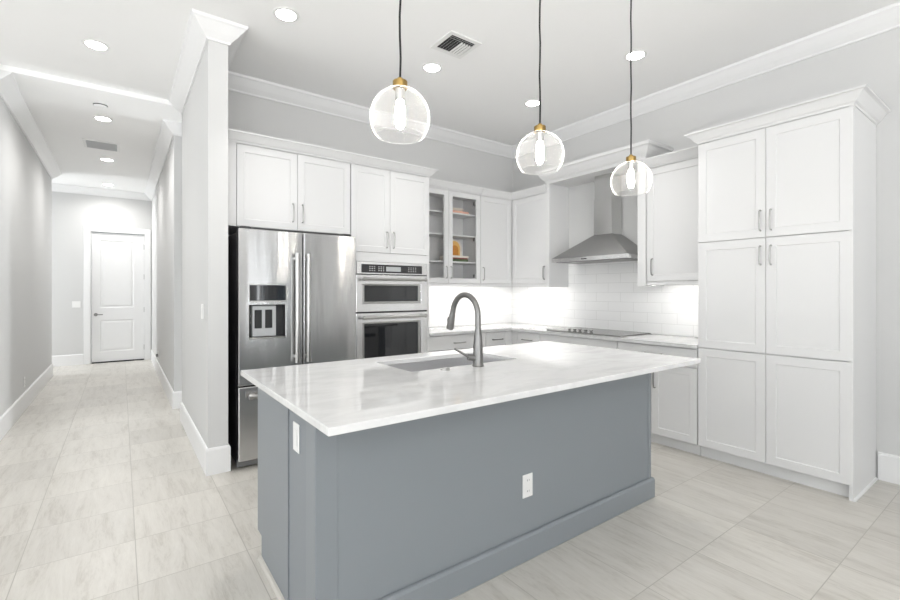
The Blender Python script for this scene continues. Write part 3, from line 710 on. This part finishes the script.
# dispenser
m = MB()
hx0, hx1, hz0, hz1 = 0.7755, 1.0395, 0.9855, 1.2315
m._new([(hx0, 3.604, hz0), (hx1, 3.604, hz0), (hx1, 3.604, hz1), (hx0, 3.604, hz1), (hx0, 3.678, hz0), (hx1, 3.678, hz0), (hx1, 3.678, hz1), (hx0, 3.678, hz1)], [(0, 1, 5, 4), (1, 2, 6, 5), (2, 3, 7, 6), (3, 0, 4, 7), (4, 5, 6, 7)])
rec = m.build('dispenser_recess', M['darkside'], dl, recalc=False)
B(0.80, 0.975, 3.622, 3.676, 0.992, 1.226, 0.004).build('dispenser_housing', M['greyplastic'], dl)
for x in (0.842, 0.918): B(x-0.026, x+0.026, 3.612, 3.6215, 1.055, 1.195, 0.003).build('dispenser_paddle', M['black'], dl)
for z in (1.10, 1.15): B(0.783, 0.790, 3.61, 3.615, z-0.004, z+0.004).build('indicator_light', M['mark'], dl)
B(0.770, 1.048, 3.5965, 3.5999, 1.258, 1.390, 0.001).build('display_bezel', M['nickel'], dl)
B(0.777, 1.041, 3.5935, 3.5964, 1.266, 1.383, 0.001).build('display_screen', M['glossblack'], dl)
B(0.772, 1.043, 3.594, 3.6035, 0.976, 0.986, 0.002).build('drip_ledge', M['nickel'], dl)

# ================================================================ WALL OVEN
t = thing('wall_oven', 'stainless double wall oven with microwave above', 'oven', (2.13, 4.1, 0.42))
m = MB(); m.box(1.745, 2.513, 3.856, 4.40, 0.43, 1.605); m.build('body', M['darkside'], t)
cp = B(1.740, 2.518, 3.826, 3.855, 1.500, 1.613, 0.003).build('control_panel', M['steel_oven'], t)
B(1.790, 2.452, 3.8235, 3.8257, 1.511, 1.590, 0.0005).build('control_glass', M['glossblack'], cp)
B(2.045, 2.205, 3.8222, 3.8234, 1.527, 1.572).build('display', M['lcd'], cp)
for xx in [1.868+i*0.024 for i in range(3)]+[1.962+i*0.024 for i in range(3)]+[2.290+i*0.026 for i in range(4)]:
    for j in range(3): B(xx, xx+0.013, 3.8225, 3.8234, 1.529+j*0.018, 1.535+j*0.018).build('button', M['mark'], cp)
def oven_door(z0, z1, wz0, wz1, hz):
    m = MB(); m.ring_slab((1.740, 2.518, z0, z1), (1.800, 2.440, wz0-0.022, wz1+0.012), -3.855, -3.826, 0.003)
    for v in m.bm.verts: v.co = Vector((v.co.x, -v.co.z, v.co.y))
    d = m.build('oven_door', M['steel_oven'], t)
    m = MB(); m.ring_slab((1.801, 2.439, wz0-0.021, wz1+0.011), (1.824, 2.412, wz0, wz1), -3.852, -3.834, 0.002)
    for v in m.bm.verts: v.co = Vector((v.co.x, -v.co.z, v.co.y))
    m.build('window_frame', M['nickel'], d)
    B(1.8245, 2.4115, 3.840, 3.850, wz0, wz1).build('window_glass', M['glossblack'], d)
    m = MB(); m.tube([(1.782, 3.775, hz), (2.476, 3.775, hz)], 0.014, 14)
    h = m.build('handle', M['nickel'], d)
    for x in (1.795, 2.463): MB().tube([(x, 3.8258, hz), (x, 3.79, hz), (x, 3.770, hz)], [0.013, 0.017, 0.018], 12).build('handle_post', M['nickel_dark'], h)
oven_door(1.145, 1.490, 1.240, 1.392, 1.452)
oven_door(0.440, 1.132, 0.55, 1.033, 1.092)
B(1.7405, 2.5175, 3.832, 3.854, 1.4905, 1.4995).build('gap_strip', M['black'], t)
B(1.7405, 2.5175, 3.836, 3.854, 1.1325, 1.1445).build('gap_strip', M['black'], t)

# ================================================================ ISLAND
IL, IR, IF = 0.565, 2.784, 1.590
t = thing('kitchen_island', 'blue-grey kitchen island base under the white quartz top', 'kitchen island', (1.67, 2.0, 0))
TB = 0.8902
B(IL+0.004, IR-0.004, IF, 1.915, 0.0, TB).build('knee_wall', M['bluew'], t)
m = MB(); m.extrude_poly([(1.923, 0.0), (2.36, 0.0), (2.36, 0.118), (2.435, 0.118), (2.435, TB), (1.923, TB)], 'x', IL, IL+0.02); m.build('end_panel', M['blue'], t)
m = MB(); m.extrude_poly([(1.923, 0.0), (2.36, 0.0), (2.36, 0.118), (2.435, 0.118), (2.435, TB), (1.923, TB)], 'x', IR-0.02, IR); m.build('end_panel', M['blue'], t)
B(IL-0.002, IL+0.085, 1.588, 1.690, 0.0, TB, 0.002).build('corner_post', M['blue'], t)
B(IR-0.03, IR+0.003, 1.585, 1.690, 0.0, TB, 0.002).build('corner_post', M['blue'], t)
MB().sweep([(IR+0.003, 1.915), (IR+0.003, 1.585), (IL-0.002, 1.585)][::-1], [(0, 0), (-0.016, 0), (-0.016, 0.112), (-0.010, 0.124), (0, 0.127)]).build('baseboard', M['blue'], t)
MB().extrude_poly([(IL-0.001, 0.001), (IL-0.020, 0.001), (IL-0.018, 0.012), (IL-0.010, 0.02), (IL-0.001, 0.022)], 'y', 1.57, 2.36).build('shoe_moulding', M['beigetrim'], t)
m = MB(); m.box(IL+0.021, 1.135, 1.923, 2.433, 0.10, TB); m.box(2.688, IR-0.021, 1.923, 2.433, 0.10, TB); m.box(1.136, 2.07, 1.923, 2.433, 0.10, 0.55); m.box(1.136, 2.07, 2.424, 2.433, 0.60, TB); m.box(IL+0.021, 2.07, 1.923, 2.36, 0.0, 0.0995)
m.build('cabinet_body', M['blue'], t)
for (a, b) in ((IL+0.002, 1.125), (1.125, 1.60), (1.60, 2.07)):
    d = front(t, '+y', a, b, 0.12, TB-0.004, 2.456, mat='blue') if False else None
    m = MB(); m.panel_front('+y', a+0.002, b-0.002, 0.12, TB-0.006, 2.456); d = m.build('door', M['blue'], t)
    pull(d, '+y', b-0.04 if a < 1.5 else a+0.04, 0.72, 0.15, 2.456)
m = MB(); m.panel_front('+y', 2.688, IR-0.002, 0.12, TB-0.006, 2.456, frame=0.02); m.build('filler_panel', M['blue'], t)
t = thing('dishwasher', 'stainless dishwasher set into the cooking side of the island', 'dishwasher', (2.38, 2.2, 0))
B(2.077, 2.682, 1.93, 2.43, 0.101, 0.875).build('tub', M['darkside'], t)
d = B(2.077, 2.682, 2.431, 2.462, 0.12, 0.878, 0.004).build('door', M['steel'], t)
B(2.12, 2.64, 2.4625, 2.468, 0.76, 0.80, 0.002).build('handle', M['black'], d)
B(2.08, 2.68, 1.95, 2.38, 0.0, 0.1).build('kick_plate', M['black'], t)
# countertop with sink hole
SX0, SX1, SY0, SY1 = 1.215, 1.988, 2.0, 2.405
m = MB(); m.ring_slab((0.510, 2.895, 1.324, 2.572), (SX0, SX1, SY0, SY1), 0.891, 0.918, 0.003)
tag(m.build('island_countertop', M['quartz']), 'white quartz island top with grey veining and a sink cutout', 'countertop')
# sink
def sink():
    m = MB(); z1, z0 = 0.8892, 0.70; e = 0.004; rr = 0.03
    o = (SX0-0.02, SX1+0.02, SY0-0.02, SY1+0.014)
    def R(x0, x1, y0, y1, z): return [(x0, y0, z), (x1, y0, z), (x1, y1, z), (x0, y1, z)]
    rings = [R(*o, z1), R(SX0-e, SX1+e, SY0-e, SY1+e, z1), R(SX0, SX1, SY0, SY1, z0+rr), R(SX0+rr, SX1-rr, SY0+rr, SY1-rr, z0)]
    vs = [v for r in rings for v in r]; fs = []
    for i in range(3):
        for k in range(4): fs.append((i*4+k, i*4+(k+1) % 4, (i+1)*4+(k+1) % 4, (i+1)*4+k))
    fs.append((12, 13, 14, 15)); m._new(vs, fs)
    return m
t = thing('kitchen_sink', 'stainless undermount sink sunk in the island top', 'sink', (1.60, 2.20, 0.695))
sk = sink(); so = sk.build('basin', M['steel_sink'], t)
sol = so.modifiers.new('thickness', 'SOLIDIFY'); sol.thickness = 0.002; sol.offset = 0
MB().lathe([(0.055, 0.0), (0.05, 0.004), (0.03, 0.002), (0.0, 0.001)], (1.60, 2.21, 0.7015), 24, True).build('drain', M['nickel_dark'], t)
# faucet
t = thing('kitchen_faucet', 'brushed nickel gooseneck pull-down faucet standing beside the sink', 'faucet', (1.608, 1.93, 0.9185))
FX, FY = 1.608, 1.93
MB().lathe([(0.032, 0.0), (0.033, 0.006), (0.029, 0.012), (0.0285, 0.05), (0.027, 0.10), (0.023, 0.16), (0.0185, 0.205)], (FX, FY, 0.9185), 28, True, True).build('body', M['nickel_dark'], t)
pts = [(FX, FY, 1.118), (FX, FY, 1.20)]
cy, cz, R1 = FY+0.118, 1.198, 0.118
for k in range(0, 17):
    a = PI-PI*0.94*k/16
    pts.append((FX, cy+R1*math.cos(a), cz+R1*math.sin(a)))
e = Vector(pts[-1]); dd = (Vector(pts[-1])-Vector(pts[-2])).normalized()
pts.append(tuple(e+dd*0.02))
MB().tube(pts, 0.0162, 16).build('spout', M['nickel_dark'], t)
MB().lathe([(0.0165, 0.0), (0.0165, 0.004)], (FX, FY, 1.116), 20, True, True).build('collar', M['nickel_dark'], t)
s0 = e+dd*0.018
h = MB().tube([s0, s0+dd*0.012, s0+dd*0.03, s0+dd*0.085, s0+dd*0.098], [0.0165, 0.0185, 0.019, 0.0235, 0.022], 20).build('spray_head', M['nickel_dark'], t)
q = s0+dd*0.04+Vector((-0.006, 0.020, 0.002))
MB().tube([q-dd*0.014, q, q+dd*0.022], [0.006, 0.009, 0.006], 10).build('spray_button', M['black'], h)
MB().tube([(FX-0.020, FY+0.004, 0.966), (FX-0.058, FY+0.016, 0.972)], [0.019, 0.018], 18).build('valve', M['nickel_dark'], t)
MB().tube([(FX-0.052, FY+0.014, 0.973), (FX-0.075, FY+0.020, 0.985), (FX-0.135, FY+0.038, 1.022)], [0.010, 0.007, 0.0055], 12).build('lever', M['nickel_dark'], t)
t = tag(MB().lathe([(0.026, 0.0), (0.026, 0.004), (0.022, 0.006), (0.016, 0.006), (0.015, 0.010), (0.0, 0.011)], (1.393, 1.945, 0.9185), 24, True).build('air_switch_button', M['nickel']), 'small round steel button on the island top left of the faucet', 'button')

# ================================================================ PLATES
def outlet_thing(name, label, cat, face, a, z, plane, kind='duplex', wdt=0.07, hgt=0.115):
    loc = (a, plane-0.003, z) if face == '-y' else ((plane-0.003, a, z) if face == '-x' else (plane+0.003, a, z))
    t = thing(name, label, cat, loc)
    def bx(u0, u1, c0, c1, n0, n1, bev=0.0):
        if face == '-y': return B(u0, u1, plane-n1, plane-n0, c0, c1, bev)
        if face == '-x': return B(plane-n1, plane-n0, u0, u1, c0, c1, bev)
        return B(plane+n0, plane+n1, u0, u1, c0, c1, bev)
    bx(a-wdt/2, a+wdt/2, z-hgt/2, z+hgt/2, 0.0006, 0.006, 0.002).build('plate', M['plastic'], t)
    if kind == 'duplex':
        for s in (-1, 1):
            r = bx(a-0.017, a+0.017, z+s*0.027-0.014, z+s*0.027+0.014, 0.0062, 0.008, 0.001).build('socket', M['plastic'], t)
            m = MB()
            for dx in (-0.006, 0.006):
                u0, u1, c0, c1 = a+dx-0.001, a+dx+0.001, z+s*0.027-0.003, z+s*0.027+0.006
                if face == '-y': m.box(u0, u1, plane-0.0086, plane-0.0081, c0, c1)
                elif face == '-x': m.box(plane-0.0086, plane-0.0081, u0, u1, c0, c1)
                else: m.box(plane+0.0081, plane+0.0086, u0, u1, c0, c1)
            m.build('slots', M['dark'], r)
    elif kind == 'decora':
        bx(a-0.016, a+0.016, z-0.033, z+0.033, 0.0062, 0.0085, 0.001).build('socket', M['plastic'], t)
    else:
        n = max(1, round(wdt/0.05)-1) if wdt > 0.09 else 1
        for k in range(n):
            c = a+(k-(n-1)/2)*0.046
            bx(c-0.016, c+0.016, z-0.033, z+0.033, 0.0062, 0.0090, 0.0015).build('rocker', M['plastic'], t)
    return t
outlet_thing('wall_outlet', 'white duplex outlet on the long blue-grey front of the island', 'outlet', '-y', 1.645, 0.362, 1.590)
outlet_thing('wall_outlet', 'white outlet plate on the narrow left end of the island under the top', 'outlet', '-x', 1.812, 0.752, IL+0.004, 'decora')
outlet_thing('light_switch', 'white switch plate on the partition wall left of the refrigerator', 'switch', '-x', 3.92, 1.18, 0.51, 'switch', 0.115)
outlet_thing('light_switch', 'white switch plate on the hallway end wall left of the door', 'switch', '-y', -0.655, 1.10, 10.6, 'switch', 0.12)
outlet_thing('wall_outlet', 'white outlet low on the left hallway wall above the baseboard', 'outlet', '+x', 6.95, 0.31, LX)
t = outlet_thing('wall_outlet', 'small outlet with dark plug low on the right hallway wall', 'outlet', '-x', 8.62, 0.31, 0.487)
B(0.455, 0.4785, 8.60, 8.64, 0.285, 0.33, 0.004).build('plug', M['nickel_dark'], t)

# ================================================================ CEILING FIXTURES
GL = 'round recessed ceiling lights'
PROTO = {}
def downlight(x, y, label, z=CEIL, watts=30, cone=85):
    loc = (x, y, z)
    if z not in PROTO:
        t = thing('recessed_light', label, 'ceiling light', loc, GL)
        MB().lathe([(0.066, -0.0005), (0.068, -0.006), (0.088, -0.004), (0.090, -0.0005)], loc, 36).build('trim_ring', M['plastic'], t)
        MB().lathe([(0.0672, -0.0045), (0.0, -0.005)], loc, 36).build('lens', M['lamp'], t)
        l = bpy.data.lights.new('recessed_glow', 'SPOT'); l.energy = watts; l.spot_size = math.radians(cone); l.spot_blend = 1.0; l.shadow_soft_size = 0.06; l.color = (1.0, 0.985, 0.965)
        lo = bpy.data.objects.new('recessed_glow', l); COL.objects.link(lo); lo.parent = t; lo.location = (0, 0, -0.03)
        PROTO[z] = t
    else: copy_thing(PROTO[z], loc, label)
downlight(0.94, 3.24, 'round recessed ceiling light nearest the partition wall, above the refrigerator')
downlight(2.19, 3.255, 'round recessed ceiling light next to the square kitchen vent')
downlight(3.445, 3.25, 'round recessed ceiling light above the kitchen corner, behind the middle pendant cord')
downlight(3.434, 2.09, 'round recessed ceiling light behind the right pendant cord')
downlight(-0.16, 4.53, 'large-looking round recessed ceiling light at the hallway entrance, nearest in the hall')
downlight(-0.16, 6.25, 'round recessed hallway ceiling light between smoke detector and hall vent', HC, 38, 165)
downlight(-0.163, 8.16, 'round recessed hallway ceiling light just beyond the hall vent', HC, 38, 165)
downlight(-0.187, 10.05, 'round recessed ceiling light farthest down the hall, near the end wall', HC, 38, 165)
# kitchen air vent
t = thing('ceiling_vent', 'square white air vent with slats in the kitchen ceiling', 'vent', (2.14, 2.84, CEIL))
x0, x1, y0, y1 = 1.99, 2.29, 2.70, 2.985
m = MB(); m.ring_slab((x0, x1, y0, y1), (x0+0.036, x1-0.036, y0+0.036, y1-0.036), CEIL-0.010, CEIL-0.0006, 0.002); m.build('frame', M['plastic'], t)
B(x0+0.037, x1-0.037, y0+0.037, y1-0.037, CEIL-0.003, CEIL-0.0008).build('backing', M['dark'], t)
def slat(p, a, b, axis, tilt, w=0.014, zt=CEIL):
    """thin tilted louvre."""
    m = MB(); dz = w*math.sin(tilt)/2; dd = w*math.cos(tilt)/2; zc = zt-0.013
    if axis == 'y': q = [(p-dd, zc-dz), (p+dd, zc+dz), (p+dd, zc+dz+0.0015), (p-dd, zc-dz+0.0015)]; m.extrude_poly(q, 'y', a, b)
    else: q = [(p-dd, zc-dz), (p+dd, zc+dz), (p+dd, zc+dz+0.0015), (p-dd, zc-dz+0.0015)]; m.extrude_poly(q, 'x', a, b)
    return m.build('slat', M['plastic'], t)
for k in range(4): slat(x0+0.055+k*0.026, y0+0.075, y1-0.038, 'y', 0.75)
for k in range(4): slat(x0+0.165+k*0.026, y0+0.075, y1-0.038, 'y', -0.75)
for k in range(2): slat(y0+0.047+k*0.020, x0+0.038, x1-0.038, 'x', 0.6, 0.013)
t = thing('ceiling_vent', 'rectangular return air grille in the hallway ceiling', 'vent', (-0.2, 7.38, HC))
m = MB(); m.ring_slab((-0.39, -0.01, 7.18, 7.59), (-0.358, -0.042, 7.22, 7.55), HC-0.010, HC-0.0006, 0.002); m.build('frame', M['plastic'], t)
B(-0.357, -0.043, 7.221, 7.549, HC-0.003, HC-0.0008).build('backing', M['dark'], t)
for k in range(15):
    slat(7.235+k*0.0214, -0.357, -0.043, 'x', -0.7, 0.013, HC).data.materials[0] = M['greyplastic']
t = thing('smoke_detector', 'small round white smoke detector on the hallway ceiling', 'smoke detector', (-0.168, 5.78, HC))
MB().lathe([(0.060, -0.0006), (0.060, -0.012), (0.052, -0.034), (0.040, -0.038), (0.0, -0.039)], (-0.168, 5.78, HC), 28).build('housing', M['plastic'], t)
MB().lathe([(0.0605, -0.013), (0.0575, -0.021)], (-0.168, 5.78, HC), 28).build('sensor_slot', M['dark'], t)

# ================================================================ PENDANTS
PY, R = 1.51, 0.116
def pendant(x, z, label):
    t = thing('pendant_light', label, 'pendant light', (x, PY, z), 'clear glass globe pendants over the island')
    prof = []
    a0 = math.asin(0.026/R); a1 = PI-math.asin(0.80)
    for k in range(33):
        a = a0+(a1-a0)*k/32; prof.append((R*math.sin(a), R*math.cos(a)))
    m = MB(); m.lathe(prof, (x, PY, z), 48); g = m.build('glass_globe', M['globe'], t)
    rb = R*math.sin(a1); zb = R*math.cos(a1)
    ring = [(x+rb*math.cos(2*PI*k/48), PY+rb*math.sin(2*PI*k/48), z+zb) for k in range(49)]
    MB().tube(ring, 0.0016, 6, False).build('globe_rim', M['globe'], t)
    zt = R*math.cos(a0)
    MB().lathe([(0.0, -0.001), (0.027, -0.001), (0.0285, 0.002), (0.0285, 0.026), (0.027, 0.028), (0.012, 0.029), (0.010, 0.040), (0.005, 0.042)], (x, PY, z+zt), 28).build('brass_cap', M['brass'], t)
    MB().lathe([(0.018, 0.0), (0.0185, -0.040), (0.0165, -0.046), (0.0, -0.046)], (x, PY, z+zt-0.002), 24, True).build('socket', M['nickel'], t)
    MB().lathe([(0.013, 0.0), (0.014, -0.010), (0.0185, -0.022), (0.019, -0.07), (0.0165, -0.092), (0.010, -0.103), (0.0, -0.105)], (x, PY, z+zt-0.050), 20, True).build('bulb', M['bulb'], t)
    MB().tube([(x+(0.0025*math.sin(k*1.9+x*7) if 0 < k < 14 else 0), PY, z+zt+0.041+(CEIL-0.024-z-zt-0.041)*k/14) for k in range(15)], 0.0042, 8).build('cord', M['cord'], t)
    MB().lathe([(0.0, -0.026), (0.055, -0.024), (0.060, -0.018), (0.060, -0.0006)], (x, PY, CEIL), 32).build('ceiling_canopy', M['brass'], t)
    return t
pendant(0.868, 2.004, 'clear glass globe pendant nearest the camera, leftmost over the island')
pendant(1.651, 2.000, 'clear glass globe pendant in the middle of the three over the island')
pendant(2.434, 1.990, 'clear glass globe pendant farthest right over the island, before the range hood')

# ================================================================ SHELF OBJECTS
z = SHELF[0]+0.0006
def book(x0, x1, y0, y1, z0, z1, cover, label):
    t = thing('book', label, 'book', ((x0+x1)/2, (y0+y1)/2, z0), 'books in the glass-door cabinet')
    c = 0.0025
    m = MB(); m.box(x0, x1, y0, y1, z0, z0+c); m.box(x0, x1, y0, y1, z1-c, z1); m.box(x0, x1, y0, y0+c, z0+c, z1-c); m.build('cover', M[cover], t)
    B(x0+0.003, x1-0.003, y0+c+0.0005, y1-0.004, z0+c+0.0003, z1-c-0.0003).build('pages', M['cream'], t)
book(3.10, 3.385, 4.235, 4.44, z, z+0.028, 'peach', 'peach-covered book lying on the top shelf of the glass cabinet')
t = thing('serving_dish', 'cream oval dish lying on the peach book on the top shelf', 'dish', (3.235, 4.335, z+0.029))
m = MB(); m.lathe([(0.06, 0.0), (0.085, 0.006), (0.105, 0.026), (0.110, 0.034), (0.104, 0.032), (0.08, 0.012), (0.0, 0.008)], (3.235, 4.335, z+0.029), 32, True)
for v in m.bm.verts: v.co.x = 3.235+(v.co.x-3.235)*1.2; v.co.y = 4.335+(v.co.y-4.335)*0.85
m.build('dish', M['cream'], t)
z = SHELF[2]+0.0006
book(3.085, 3.375, 4.235, 4.44, z, z+0.030, 'green', 'dark green book lying at the bottom of the stack on the low shelf')
book(3.095, 3.372, 4.24, 4.44, z+0.0305, z+0.046, 'red', 'thin dark red book in the middle of the stack on the low shelf')
book(3.09, 3.380, 4.235, 4.44, z+0.0465, z+0.070, 'cream', 'pale book on top of the stack under the arched ornament')
z += 0.0706
t = thing('arched_ornament', 'small orange arched ornament with white rim standing on stacked books', 'ornament', (3.24, 4.33, z))
def arch(w, h, y0, y1, x, zb):
    pts = [(x-w, zb), (x+w, zb)]
    for k in range(13): a = PI*k/12; pts.append((x+w*math.cos(a), zb+h-w+w*math.sin(a)))
    return MB().extrude_poly(pts, 'y', y0, y1)
arch(0.108, 0.20, 4.335, 4.37, 3.25, z).build('rim', M['cream'], t)
arch(0.085, 0.18, 4.312, 4.334, 3.225, z).build('face', M['gold'], t)
arch(0.052, 0.115, 4.302, 4.311, 3.225, z+0.012).build('inset', M['orange'], t)
